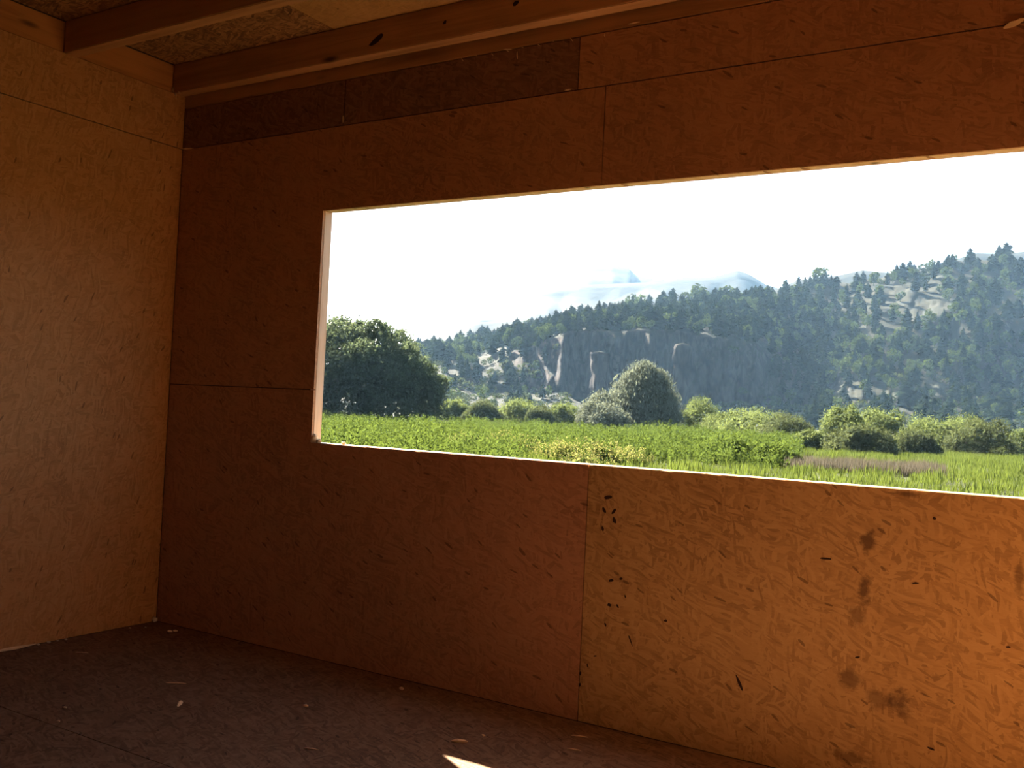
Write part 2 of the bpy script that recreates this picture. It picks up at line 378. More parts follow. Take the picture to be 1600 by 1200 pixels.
for pts in ([(RY0, OZ0), (0, OZ0), (0, OZ1), (RY0, OZ1)], [(DY, OZ0), (RY1, OZ0), (RY1, OZ1), (DY, OZ1)], [(DY, OZ1), (0, OZ1), (0, CZ), (DY, CZ)], [(DY, 0), (0, 0), (0, OZ0), (DY, OZ0)]):
    obj('strand_board_panel', poly_panel('strand_board_panel', inset(pts), 'x', LX, LX + .011), M['osb_left'], wr)
# floor
fl = struct(obj('floor', boxes_mesh('floor', [(-.07, LX + .07, DY - .07, .06, -.72, -.0185)]), M['core']), 'dark dusty strand board floor', 'floor')
yb = [0, -1.235, -2.455, -3.675, DY]
for j in range(4):
    xs = [0, 2.44, LX] if j % 2 else [0, 3.66, LX]
    for i in range(len(xs) - 1):
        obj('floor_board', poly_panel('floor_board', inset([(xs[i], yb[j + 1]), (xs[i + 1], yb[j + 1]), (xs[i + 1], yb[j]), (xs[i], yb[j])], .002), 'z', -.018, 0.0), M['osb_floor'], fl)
# ceiling, roof deck and joists
cl = struct(obj('ceiling', boxes_mesh('ceiling', [(-.2, LX + .2, DY - .2, .2, CZ + .0125, CZ + .12)]), M['core']), 'roof deck of strand board sheets above open joists', 'ceiling')
xs = [0, 1.088, 3.528, LX]
for i in range(3):
    for y0, y1 in ((.0, -1.30), (-1.30, -2.52), (-2.52, -3.74), (-3.74, DY)):
        obj('ceiling_sheet', poly_panel('ceiling_sheet', inset([(xs[i], y1), (xs[i + 1], y1), (xs[i + 1], y0), (xs[i], y0)]), 'z', CZ - (.001 if i else 0), CZ + .012), M['osb_ceil'] if i == 0 else M['ply_ceil'], cl)
jl = ['pine ceiling joist running along the top of the front wall', 'pine ceiling joist one bay in from the front wall']
for j in range(8):
    yn = -.083 - .608 * j
    o = obj('ceiling_joist', bevel_box('ceiling_joist', .002, LX - .002, yn, yn + .066, 2.71, CZ - .0015, .003), M['joist'])
    tag(o, jl[j] if j < 2 else 'pine ceiling joist over the back of the room', 'joist', 'ceiling joists')
    if j == 0:
        for s_, (x0, z0, x1, z1) in enumerate(((.01, 2.712, -.002, 2.74), (.02, 2.711, .03, 2.685), (.03, 2.711, .032, 2.675), (.045, 2.711, .06, 2.70))):
            sliver('frayed_fibre', (x0, yn - .002, z0), (x1 + .01, yn - .006, z1), .004, M['splinter'], o, .002, s_)
        for px, py, ru, rw in ((588, 63, 14, 5), (806, 5, 5, 4), (695, 35, 4, 2.5)):
            h = hit(px, py, 1, yn); k = np.linalg.norm(h - CAM) / F
            chip('knot', float(h[0]), float(h[2]), ru * k, rw * k, .5, M['chip_dark'], o, seed=px, off=yn)

# ------------------------------------------------------------------ debris on the floor
def debris(name, px, py, label, group, shape, **kw):
    h = hit(px, py, 2, 0.0); k = np.linalg.norm(h - CAM) / F
    if shape == 's':
        dx, dy, w = kw['dx'] , kw['dy'], kw['w']
        o = sliver(name, (h[0] - dx / 2, h[1] - dy / 2, w * .42), (h[0] + dx / 2, h[1] + dy / 2, w * .42), w, M['splinter'], None, 0, px)
    else:
        r = kw['r']; o = blob(name, (h[0], h[1], r * .42), r, M['splinter'] if kw.get('wood') else M['foam'], None, px, 2, .5, (1, kw.get('e', .8), .45))
    return tag(o, label, 'debris', group)
debris('wood_splinter', 275, 1068, 'straight pale splinter lying on the open floor', None, 's', dx=.07, dy=.045, w=.004)
debris('wood_splinter', 281, 1101, 'curled pale wood shaving lying on the open floor', None, 's', dx=.03, dy=-.05, w=.008)
debris('foam_crumb', 265, 988, 'pale crumb on the floor near the room corner', 'crumbs near the corner', 'b', r=.014)
debris('foam_crumb', 274, 987, 'pale crumb on the floor near the room corner', 'crumbs near the corner', 'b', r=.012)
for px, py, r in ((101, 1107, .010), (91, 1128, .008), (478, 1105, .013), (627, 1078, .013), (755, 1150, .007)):
    debris('wood_crumb', px, py, 'small pale wood crumb lying on the dusty floor', 'wood crumbs scattered on the floor', 'b', r=r, e=.5, wood=True)
debris('wood_splinter', 718, 1160, 'pale splinter on the floor beside the tip of the sunlit patch', None, 's', dx=.05, dy=.03, w=.009)
debris('wood_splinter', 486, 1171, 'thin wood splinter on the floor far from the walls', 'thin splinters on the floor', 's', dx=.05, dy=.02, w=.004)
debris('wood_splinter', 128, 1020, 'thin dull splinter on the floor near the left wall', None, 's', dx=.05, dy=.03, w=.003)
debris('wood_splinter', 905, 1151, 'thin wood splinter on the floor near the front wall', 'thin splinters by the front wall', 's', dx=.06, dy=.02, w=.004)
debris('wood_splinter', 897, 1172, 'thin wood splinter on the floor near the front wall', 'thin splinters by the front wall', 's', dx=.05, dy=.01, w=.004)
o = tag(sliver('wood_strip', (.012, -.90, .006), (.010, -.66, .006), .007, M['splinter'], None, 0, 4), 'broken pale wood strip along the foot of the left wall', 'debris')
for px, py, r in ((60, 1008, .008), (76, 1005, .011), (90, 1002, .006), (103, 1000, .008), (203, 982, .007), (227, 981, .006)):
    debris('foam_crumb', px, py, 'small foam crumb against the foot of the left wall', 'crumbs along the left wall', 'b', r=r)
#OUTDOOR
# ------------------------------------------------------------------ outdoors: ground
GZ = -0.72
NR = np.random.default_rng(11)
def gpt(px, d):                                    # ground point in the picture column px at depth d
    r = F_ + R_ * (px - 800) / F
    p = CAM + r * d; return np.array([p[0], p[1], GZ])
def z_at(px, py, d): return float(W(px, py, d)[2])

s = NT('meadow_soil'); tc = s.n('ShaderNodeTexCoord')
n1 = s.noise(tc.outputs['Object'], .12, 4); n2 = s.noise(tc.outputs['Object'], 3.0, 5)
col = s.mix(n1, (.018, .025, .006), (.03, .036, .01)); col = s.mix(s.math('MULTIPLY', n2, .6), col, (.026, .022, .012))
M['soil'] = s.principled(col, .95, n2, .6, .1, .1)
V = [(x, y, GZ) for y in (-300, -60, 0, 60, 120, 250, 420) for x in (-600, -200, -60, 0, 60, 200, 600)]
Q = [(j * 7 + i, j * 7 + i + 1, j * 7 + i + 8, j * 7 + i + 7) for j in range(6) for i in range(6)]
struct(obj('ground', np_mesh('ground', V, Q), M['soil']), 'green meadow floor of the valley outside the opening', 'ground')

# ------------------------------------------------------------------ outdoors: the cliffed hill
def curve(kn):
    xs_, ys_ = zip(*kn); return lambda x: float(np.interp(x, xs_, ys_))
cb = curve([(200, 606), (650, 606), (760, 612), (860, 614), (930, 622), (1000, 638), (1060, 622), (1130, 630), (1200, 634), (1260, 644), (1330, 640), (1400, 634), (1480, 644), (1600, 652), (2600, 720)])
ct = curve([(200, 590), (560, 580), (650, 562), (700, 566), (760, 556), (850, 537), (890, 521), (940, 518), (1000, 515), (1060, 518), (1100, 526), (1180, 540), (1240, 575), (1300, 606), (1350, 594), (1450, 592), (1520, 602), (1600, 612), (2600, 650)])
rd = curve([(200, 600), (430, 585), (560, 570), (650, 556), (740, 538), (850, 516), (985, 490), (1100, 472), (1215, 456), (1325, 438), (1415, 424), (1500, 410), (1600, 402), (1750, 380), (2100, 340), (2600, 320)])
CL = curve([(200, 0), (640, .1), (760, .4), (850, 1), (1080, 1), (1180, .8), (1250, .35), (1330, .7), (1450, .6), (1550, .3), (2600, .3)])   # how sheer the rock band is
def fbm(x, y, z, o=4): return noise.fractal(Vector((x, y, z)), 1.0, 2.0, o)
def hill(px, t):
    """point of the hillside in column px; t 0 foot, .25 rock foot, .5 rock top, .9 ridge, 1 behind"""
    dcb = 330 + 18 * noise.noise(Vector((px * .006, 3.3, 0)))
    dct = dcb + 9 + (1 - CL(px)) * 55
    dr = 520
    if px < 700: dr = max(430, 520 - (700 - px) * .3)
    kt = (0, .25, .5, .9, 1.0)
    kd = (240, dcb, dct, dr, dr + 120)
    kz = (GZ - 1.5, z_at(px, cb(px), dcb), z_at(px, ct(px), dct), z_at(px, rd(px), dr), z_at(px, rd(px), dr) - 25)
    d = float(np.interp(t, kt, kd)); z = float(np.interp(t, kt, kz))
    if t < .25: z = kz[0] + (kz[1] - kz[0]) * (t / .25) ** 1.5
    cliff = max(0, 1 - abs((t - .375) / .13) ** 4) * CL(px)
    # upright ribs and ledges in the rock band
    rib = noise.noise(Vector((px * .035, 0, z * .02))) * 7 + noise.noise(Vector((px * .11, 5, z * .05))) * 3.2 + noise.noise(Vector((px * .3, 9, z * .2))) * 1.2
    rib += 2.2 * abs(noise.noise(Vector((px * .05, z * .16, 2))))
    vd = noise.voronoi(Vector((px * .045, z * .05, 1.0)))[0]; rib += 5.5 * (vd[1] - vd[0]) * -1
    vd = noise.voronoi(Vector((px * .14, z * .22, 4.0)))[0]; rib += 2.6 * (vd[1] - vd[0]) * -1
    d += cliff * rib
    sl_ = max(0, min(1, (t - .02) / .1)) * (1 - cliff)
    z += sl_ * (fbm(px * .02, t * 9, 1.5) * 2.2 + fbm(px * .07, t * 30, 4.5, 3) * .9) * (1 if t > .5 else .6)
    # low rock outcrops on the upper slope
    oc = noise.noise(Vector((px * .012, t * 7, 8.8)))
    if t > .5 and oc > .15: d -= (oc - .15) * 35 * (1 - abs((t - .72) / .25)) if abs(t - .72) < .25 else 0
    r = F_ + R_ * (px - 800) / F; p = CAM + r * d
    return np.array([p[0], p[1], z])
PXS = np.concatenate([np.arange(250, 600, 14), np.arange(600, 1660, 2.5), np.arange(1660, 2500, 14)])
TS = np.concatenate([np.linspace(0, .25, 14)[:-1], np.linspace(.25, .5, 48)[:-1], np.linspace(.5, .9, 42)[:-1], np.linspace(.9, 1, 5)])
V = np.array([hill(px, t) for px in PXS for t in TS]); nT = len(TS)
I, J = np.meshgrid(np.arange(len(PXS) - 1), np.arange(nT - 1), indexing='ij'); b = (I * nT + J).ravel()
Q = np.stack([b, b + nT, b + nT + 1, b + 1], 1)
s = NT('hill_rock_and_scrub'); tc = s.n('ShaderNodeTexCoord'); ge = s.n('ShaderNodeNewGeometry')
sp = s.n('ShaderNodeSeparateXYZ'); s.l(ge.outputs['True Normal'], sp.inputs[0])
nA = s.noise(tc.outputs['Object'], .06, 6, .65); nB = s.noise(s.mapping(tc.outputs['Object'], scale=(.30, .30, .07)), 1.0, 8, .75, .6); nC = s.noise(tc.outputs['Object'], .02, 3)
rock = s.ramp(nB, [(.36, (.010, .008, .007)), (.46, (.026, .021, .018)), (.54, (.042, .034, .028)), (.64, (.058, .047, .038))])
cr = s.n('ShaderNodeTexVoronoi', feature='DISTANCE_TO_EDGE'); cr.inputs['Scale'].default_value = 1; s.l(s.mapping(tc.outputs['Object'], scale=(.16, .16, .045)), cr.inputs['Vector'])
rock = s.mix(s.math('MULTIPLY', s.math('SUBTRACT', .09, cr.outputs['Distance']), 9, clamp=True), rock, (.006, .005, .005))
scrub = s.ramp(nA, [(.3, (.008, .010, .005)), (.55, (.016, .017, .008)), (.70, (.019, .018, .012)), (.85, (.027, .024, .018))])
k = s.math('MULTIPLY', s.math('SUBTRACT', s.math('ADD', s.math('ABSOLUTE', sp.outputs[2]), s.math('MULTIPLY', s.math('SUBTRACT', nA, .5), .6)), .55), 5, clamp=True)
M['hill'] = s.principled(s.mix(k, rock, scrub), .95, nB, .7, 1.2, .1)
struct(obj('hillside', np_mesh('hillside', V, Q), M['hill']), 'hazy cliffed hillside across the valley', 'hill')

# free-standing rock pillar in front of the cliff
def rock_pillar(px, ptop, pbot, hw, d):
    zt, zb = z_at(px, ptop, d), z_at(px, pbot, d) - 4; c = gpt(px, d); r = hw * d / F
    V, Q = [], []; nr, ns = 18, 20
    for j in range(nr + 1):
        f = j / nr; z = zb + (zt - zb) * f
        for i in range(ns):
            a_ = 2 * math.pi * i / ns
            k = r * (1.08 - .10 * f + .10 * math.sin(f * 7)) * (1 + .45 * noise.noise(Vector((math.cos(a_) * 1.6, math.sin(a_) * 1.6, z * .12))) + .3 * noise.noise(Vector((math.cos(a_) * 4, math.sin(a_) * 4, z * .35))))
            k *= 1 + .16 * noise.cell(Vector((i // 3 * 1.1 + .2, j // 3 * 1.3, px)))
            if j == nr: k *= .8
            V.append((c[0] + k * math.cos(a_), c[1] + k * math.sin(a_), z))
    for j in range(nr):
        for i in range(ns): Q.append((j * ns + i, j * ns + (i + 1) % ns, (j + 1) * ns + (i + 1) % ns, (j + 1) * ns + i))
    V.append((c[0], c[1], zt + .5)); top = len(V) - 1
    for i in range(0, ns, 2): Q.append((nr * ns + i, nr * ns + (i + 1) % ns, nr * ns + (i + 2) % ns, top))
    return obj('rock_pillar', np_mesh('rock_pillar', V, Q), M['hill'])
tag(rock_pillar(935, 551, 612, 13, 316), 'squat free-standing rock pillar in front of the pale cliff', 'rock')
tag(rock_pillar(1064, 538, 612, 12, 322), 'narrow pale rock pillar at the end of the sheer cliff', 'rock')

# ------------------------------------------------------------------ outdoors: far mountains
s = NT('far_mountain'); tc = s.n('ShaderNodeTexCoord'); nA = s.noise(tc.outputs['Object'], .006, 6, .6)
M['mountain'] = s.principled(s.ramp(nA, [(.3, (.008, .011, .010)), (.6, (.015, .017, .014)), (.8, (.028, .027, .025))]), .95, nA, .5, 20, .05)
def mountain(name, kn, d, run, label, rough=25):
    cv = curve(kn); x0, x1 = kn[0][0], kn[-1][0]; xs_ = np.arange(x0, x1 + 1, 5.0); nr = 26; V = []
    for px in xs_:
        zt = z_at(px, cv(px), d)
        for j in range(nr):
            f = j / 18                      # 0 foot, 1 crest, beyond: the far side
            dd = d - run * (1 - f); g = f if f < 1 else 2 - f
            z = GZ - 3 + (zt - GZ) * (g ** .8)
            n_ = fbm(px * .02, f * 3, d * .01) * rough * d / 3600 * math.sin(min(1, g) * math.pi)
            p = CAM + (F_ + R_ * (px - 800) / F) * (dd - n_ * 2); V.append((p[0], p[1], z + n_))
    I, J = np.meshgrid(np.arange(len(xs_) - 1), np.arange(nr - 1), indexing='ij'); b = (I * nr + J).ravel()
    return struct(obj(name, np_mesh(name, V, np.stack([b, b + nr, b + nr + 1, b + 1], 1)), M['mountain'], None, True), label, 'mountain')
mountain('mountain_mesa', [(300, 600), (560, 560), (700, 520), (760, 476), (830, 458), (885, 440), (893, 417), (915, 412), (950, 411), (975, 416), (988, 428), (1010, 432), (1200, 450), (1500, 470), (1900, 480)], 1650, 480, 'flat-topped far mountain fading into the haze')
mountain('mountain_peak', [(300, 590), (600, 560), (700, 505), (750, 470), (820, 455), (900, 441), (1000, 437), (1060, 430), (1110, 428), (1146, 418), (1165, 425), (1190, 440), (1230, 452), (1500, 470), (1900, 450)], 1280, 340, 'blue far ridge with a low pointed peak')
mountain('mountain_foothill', [(300, 610), (560, 590), (700, 520), (740, 499), (800, 494), (870, 490), (920, 478), (970, 462), (1010, 466), (1200, 520), (1900, 560)], 980, 220, 'low misty foothill below the far peaks')
mountain('mountain_crest', [(1060, 560), (1150, 470), (1240, 432), (1300, 425), (1340, 416), (1400, 422), (1480, 400), (1520, 389), (1560, 390), (1600, 386), (1700, 380), (2100, 400)], 860, 200, 'pale crest showing behind the forested ridge', 12)

# ------------------------------------------------------------------ foliage makers
def unit(n): v = NR.normal(size=(n, 3)); return v / np.linalg.norm(v, axis=1, keepdims=True)
def diamonds(c, nrm, tan, L, Wd):
    """leaf quads from centres, normals, tangents, half lengths and half widths"""
    bi = np.cross(nrm, tan); bi /= np.linalg.norm(bi, axis=1, keepdims=True) + 1e-9
    tan = np.cross(bi, nrm); L = L[:, None]; Wd = Wd[:, None]; n = len(c)
    V = np.stack([c - tan * L, c + bi * Wd - tan * L * .1, c + tan * L, c - bi * Wd - tan * L * .1], 1).reshape(-1, 3)
    return V, np.arange(4 * n).reshape(n, 4)
def leaf_cloud(blobs, n, size, asp=.4, out=.7, shell=(.72, 1.05), up=.0, zmin=None):
    B = np.asarray(blobs, float); w = B[:, 3] * B[:, 5]; w = w / w.sum()
    k = NR.choice(len(B), n, p=w); d = unit(n); rad = shell[0] + (shell[1] - shell[0]) * NR.random(n) ** .6
    c = B[k, :3] + d * B[k, 3:6] * rad[:, None]
    keep = np.ones(n, bool)
    for j in range(len(B)):
        q = np.linalg.norm((c - B[j, :3]) / B[j, 3:6], axis=1); keep &= ~((q < .68) & (k != j))
    if zmin is not None: keep &= c[:, 2] > zmin
    c, d = c[keep], d[keep]; n = len(c)
    nrm = d + out * NR.normal(size=(n, 3)); nrm /= np.linalg.norm(nrm, axis=1, keepdims=True)
    tan = NR.normal(size=(n, 3)) + np.array([0, 0, up]) + d * .6
    L = size * NR.uniform(.6, 1.3, n) * .5
    return diamonds(c, nrm, tan, L, L * asp)
def full_cloud(blobs, n, size, asp=.4, out=.7, shell=(.72, 1.05), up=.0, zmin=None):
    """fine outer leaves over a coarse inner mass of twigs and leaves"""
    return join([leaf_cloud(blobs, n, size, asp, out, shell, up, zmin), leaf_cloud(blobs, n // 5, size * 1.2, asp, out, (shell[1] - .06, shell[1] + .16), up + .8, zmin), leaf_cloud(blobs, n // 7, size * 2.6, .6, 1.2, (.45, .82), 0, zmin)])
def tube(pts, r0, r1, ns=7):
    V, Q = [], []; n = len(pts)
    for i, p in enumerate(pts):
        r = r0 + (r1 - r0) * i / (n - 1)
        for j in range(ns):
            a_ = 2 * math.pi * j / ns; V.append((p[0] + r * math.cos(a_), p[1] + r * math.sin(a_), p[2]))
    for i in range(n - 1):
        for j in range(ns): Q.append((i * ns + j, i * ns + (j + 1) % ns, (i + 1) * ns + (j + 1) % ns, (i + 1) * ns + j))
    return np.array(V, float), np.array(Q)
M['bark'] = plain('bark', (.10, .075, .05), .95, .4, 3)
M['lf_willow'] = leaf('willow_leaf', (.060, .086, .028), (.170, .208, .080), (.28, .34, .10), .38)
M['lf_olive'] = leaf('olive_leaf', (.048, .066, .030), (.13, .15, .07), (.18, .21, .075), .34)
M['lf_dark'] = leaf('dark_tree_leaf', (.028, .046, .030), (.12, .15, .085), (.19, .24, .11), .38)
M['lf_silver'] = leaf('silver_leaf', (.13, .155, .11), (.38, .405, .32), (.29, .32, .20), .32)
M['lf_weed'] = leaf('weed_leaf', (.036, .062, .014), (.098, .138, .034), (.175, .24, .04), .34)
M['lf_grass'] = leaf('grass_blade', (.046, .072, .015), (.118, .152, .038), (.20, .255, .042), .36)
M['lf_yellow'] = leaf('yellow_flower', (.27, .26, .075), (.42, .40, .14), (.38, .36, .10), .4)
M['lf_dry'] = leaf('dry_stalk', (.13, .108, .078), (.28, .24, .17), (.18, .15, .10), .3)
M['lf_conifer'] = leaf('conifer_needles', (.010, .017, .010), (.042, .060, .030), (.036, .052, .016), .2)
M['lf_hill'] = leaf('hill_tree_leaf', (.026, .042, .017), (.090, .120, .046), (.12, .165, .042), .3)
M['lf_scrub'] = leaf('scrub_leaf', (.048, .064, .026), (.125, .142, .066), (.10, .12, .038), .3)

def woody(name, base, foliage, stems, mat, label, cat, group=None):
    """a tree or shrub: an Empty at its foot with foliage and stems"""
    o = tag(empty(name, tuple(base)), label, cat, group)
    V, Q = foliage; obj('foliage', np_mesh('foliage', V - base, Q), mat, o)
    for V, Q in stems:
        obj('trunk' if len(stems) == 1 else 'stem', np_mesh('stem', V - base, Q, None, True), M['bark'], o)
    return o
def px_blobs(rows, d0):
    out = []
    for px, py, r, dd in rows:
        d = d0 + dd; c = W(px, py, d); R = r * d / F; out.append((c[0], c[1], max(c[2], GZ + R * .5), R, R, R))
    return out
# the big dark tree at the edge of the opening
D = 84
bl = px_blobs([(400, 600, 60, 2), (440, 560, 60, 3), (480, 568, 62, 0), (515, 548, 46, -2), (545, 540, 40, 1), (585, 545, 36, -1), (618, 552, 34, 2), (520, 595, 52, -4), (575, 590, 48, -4), (628, 585, 38, -2), (650, 580, 26, 1),
                (655, 612, 34, 0), (672, 606, 22, 1), (668, 636, 26, -1), (610, 628, 44, -5), (550, 630, 46, -5), (490, 630, 50, -5), (440, 620, 50, -3), (562, 516, 16, 0), (532, 512, 18, 0), (600, 522, 16, 0), (640, 548, 14, 0)], D)
r5 = random.Random(5)
for _ in range(46):
    q = r5.choice(bl[:18]); v_ = Vector((r5.gauss(0, 1), r5.gauss(0, 1), r5.gauss(.5, .8))).normalized(); k_ = q[3] * .92; r_ = r5.uniform(.5, 1.15)
    bl.append((q[0] + v_.x * k_, q[1] + v_.y * k_, max(q[2] + v_.z * k_, GZ + 1), r_, r_, r_))
B0 = gpt(560, D)
st = [tube([gpt(q, D + 1), gpt(q + 4, D + 1) + [0, 0, 2.2], gpt(q + 12, D) + [0, 0, 5.0]], .28, .10) for q in (520, 572, 610)]
woody('broadleaf_tree', B0, full_cloud(bl, 70000, .24, .5, .8, (.74, 1.07)), st, M['lf_dark'], 'large dark rounded tree standing beside the left jamb of the opening', 'tree')
# silver-grey tree and its paler companion
D = 92
bl = px_blobs([(1008, 622, 40, 0), (1004, 596, 27, 0), (1022, 606, 26, 0), (985, 615, 28, 0), (1035, 632, 26, 1), (1012, 650, 42, -1), (980, 645, 32, -1), (1042, 655, 24, 0), (1008, 580, 14, 0), (960, 640, 22, 0), (1028, 592, 13, 0), (990, 595, 14, 0)], D)
st = [tube([gpt(1008, D), gpt(1010, D) + [0, 0, 2.0], gpt(1010, D) + [0, 0, 4.4]], .16, .05)]
woody('silver_tree', gpt(1008, D), full_cloud(bl, 22000, .33, .26, .9, (.62, 1.14), 2.6), st, M['lf_silver'], 'silvery grey-green rounded tree rising above the meadow bushes', 'tree')
bl = px_blobs([(925, 648, 22, -2), (942, 636, 24, 0), (915, 660, 16, -3), (950, 655, 24, -3), (970, 662, 18, -4), (932, 664, 18, -4)], 90)
woody('silver_shrub', gpt(935, 89), full_cloud(bl, 9000, .22, .4, .9, (.66, 1.08), 1.0), [tube([gpt(q, 89), gpt(q + 3, 89) + [0, 0, 1.5]], .05, .02) for q in (925, 940, 955)], M['lf_silver'],
      'low pale silvery shrub at the foot of the silver tree', 'shrub')

# willow bushes: (centre px, top py, base py, half width px, depth, material, label)
WB = [(1180, 634, 690, 66, 88, 'lf_willow', 'broad pale green willow bush beside the silver tree'),
      (1232, 646, 694, 40, 80, 'lf_olive', 'darker rounded willow bush between the broad pale bush and the clump'),
      (1092, 622, 684, 40, 98, 'lf_willow', 'yellow-green willow bush tucked behind the silver tree'),
      (1135, 636, 684, 34, 94, 'lf_willow', 'small yellow-green willow bush between two larger ones'),
      (1322, 632, 700, 40, 78, 'lf_willow', 'tall pale willow bush behind the dark round bush'),
      (1376, 629, 700, 42, 80, 'lf_willow', 'tallest willow bush with a rounded pale crown'),
      (1346, 661, 716, 46, 62, 'lf_olive', 'round dark green willow bush standing out in front of the clump'),
      (1272, 672, 712, 30, 66, 'lf_willow', 'small low willow bush left of the round dark bush'),
      (1430, 668, 710, 34, 66, 'lf_olive', 'low willow bush between the round dark bush and the long bush'),
      (1462, 648, 700, 52, 76, 'lf_willow', 'long pale willow bush with a flat domed crown'),
      (1528, 650, 706, 50, 72, 'lf_olive', 'dark-bellied willow bush next to the long pale bush'),
      (1505, 644, 698, 40, 82, 'lf_willow', 'pale willow bush crown showing between two larger bushes'),
      (1600, 668, 708, 34, 78, 'lf_willow', 'low pale willow bush at the cut edge of the meadow'),
      (1660, 660, 708, 46, 80, 'lf_willow', 'pale willow bush beyond the last low one'),
      (712, 620, 654, 34, 128, 'lf_willow', 'bright low bush against the big dark tree'),
      (756, 623, 660, 32, 122, 'lf_olive', 'dark low bush next to the bright one by the dark tree'),
      (812, 618, 664, 40, 124, 'lf_willow', 'wide two-toned bush below the scrubby talus'),
      (846, 630, 664, 24, 118, 'lf_olive', 'small dark bush hugging the wide two-toned bush'),
      (885, 626, 666, 36, 124, 'lf_willow', 'flat-topped bright bush left of the silver shrub'),
      (668, 640, 656, 26, 120, 'lf_olive', 'low bush peeping out under the big dark tree')]
WB += [(1075, 678, 738, 62, 46, 'lf_weed', 'dense mound of tall green weeds beside the yellow shrubs'),
       (1150, 681, 742, 60, 42, 'lf_weed', 'dense dark-sided mound of tall green weeds'),
       (1212, 690, 744, 42, 40, 'lf_weed', 'end of the weed mound next to the dry stalks')]
for i, (px, pt, pb, hw, d, mt, lab) in enumerate(WB):
    if px > 1050 and mt != 'lf_weed': hw *= 1.14; pt -= 3
    rr = random.Random(50 + i); k = d / F; zt = z_at(px, pt, d); H = zt - GZ; rw = hw * k; c = gpt(px, d)
    bl = []
    nb = 15
    for j in range(nb):
        f = (j + .5) / nb * 2 - 1; rx = rw * rr.uniform(.22, .44)
        hz = H * (1 - .55 * abs(f) ** 2.2) * rr.uniform(.68, 1.0)
        o2 = R_[:2] * f * (rw - rx * .8); dep = rr.uniform(-.75, .55) * rw
        rz = min(hz * .5, rx * 1.25)
        bl.append((c[0] + o2[0] + F_[0] * dep, c[1] + o2[1] + F_[1] * dep, GZ + hz - rz, rx, rx, rz))
        bl.append((c[0] + o2[0] * 1.05 - F_[0] * rw * .35, c[1] + o2[1] * 1.05 - F_[1] * rw * .35, GZ + hz * .38, rx * .95, rx * .95, hz * .42))
    nl = int(min(13000, 4000 + 80 * hw * (pb - pt) / 10 * 1.6))
    st = [tube([c + np.append(R_[:2] * q * rw * .3, 0), c + np.append(R_[:2] * q * rw * .6, H * .55)], .06, .02, 5) for q in (-.6, 0, .6)]
    woody('weed_mound' if mt == 'lf_weed' else 'willow_bush', c, full_cloud(bl, nl, .10 + .0011 * d, .34, .85, (.72, 1.08), .8, GZ + .02), st, M[mt], lab, 'bush', 'mounds of tall weeds' if mt == 'lf_weed' else 'willow bushes along the meadow')

# ------------------------------------------------------------------ meadow weeds and grasses
def weed_unit(nst, nlf, H, spread, ll, lw):
    """one clump of upright leafy stems"""
    P = []
    for _ in range(nst):
        a_ = NR.uniform(0, 2 * math.pi); r = spread * math.sqrt(NR.random()); h = H * NR.uniform(.6, 1.05); ln = NR.normal(0, .12, 2)
        f = NR.uniform(.12, 1, nlf); c = np.stack([r * math.cos(a_) + ln[0] * f * h, r * math.sin(a_) + ln[1] * f * h, f * h], 1)
        d = unit(nlf); d[:, 2] = np.abs(d[:, 2]) * .7 + .35; d /= np.linalg.norm(d, axis=1, keepdims=True)
        nr_ = np.cross(d, unit(nlf)); nr_ /= np.linalg.norm(nr_, axis=1, keepdims=True) + 1e-9
        L = ll * NR.uniform(.6, 1.2, nlf) * (1.1 - .5 * f); P.append(diamonds(c + d * L[:, None], nr_, d, L, L * lw))
    return join(P)
def grass_unit(n, H, spread, w):
    a_ = NR.uniform(0, 2 * math.pi, n); r = spread * np.sqrt(NR.random(n)); h = H * NR.uniform(.5, 1.1, n)
    d = np.stack([NR.normal(0, .22, n), NR.normal(0, .22, n), np.ones(n)], 1); d /= np.linalg.norm(d, axis=1, keepdims=True)
    c = np.stack([r * np.cos(a_), r * np.sin(a_), np.zeros(n)], 1) + d * (h / 2)[:, None]
    nr_ = np.cross(d, unit(n)); nr_ /= np.linalg.norm(nr_, axis=1, keepdims=True) + 1e-9
    return diamonds(c, nr_, d, h / 2, np.full(n, w))
def scatter(units, pts, scl):
    P = []
    for p, sc_ in zip(pts, scl):
        V, Q = units[NR.integers(len(units))]; a_ = NR.uniform(0, 2 * math.pi); ca, sa = math.cos(a_), math.sin(a_)
        X = np.stack([V[:, 0] * ca - V[:, 1] * sa, V[:, 0] * sa + V[:, 1] * ca, V[:, 2]], 1) * sc_ + p
        P.append((X, Q))
    return join(P)
wu = [weed_unit(7, 14, 1.0, .26, .095, .36) for _ in range(10)]
gu = [grass_unit(26, .42, .38, .016) for _ in range(6)]
yu = [weed_unit(12, 9, 1.0, .36, .055, .8) for _ in range(4)]
du = [grass_unit(40, .55, .40, .012) for _ in range(3)]
pts, scl, gp, gs_ = [], [], [], []
for _ in range(5200):
    d = math.sqrt(NR.uniform(20 ** 2, 82 ** 2)); px = NR.uniform(330, 1262)
    edge = 1250 - max(0, 36 - d) * 40
    nz = noise.noise(Vector((px * .01, d * .12, 0)))
    if px > edge + 25 * nz or (px > 1010 and d < 36 + 2 * nz): continue
    if 830 < px < 1020 and d < 36: continue
    n3 = noise.noise(Vector((px * .045 * d / 40, d * .5, 7)))
    h = .74 + .2 * nz + .55 * n3 + .16 * NR.random()
    if 1000 < px < 1260: h *= 1.12
    if px < 520: h *= .95
    pts.append(gpt(px, d)); scl.append(h * NR.uniform(.85, 1.15))
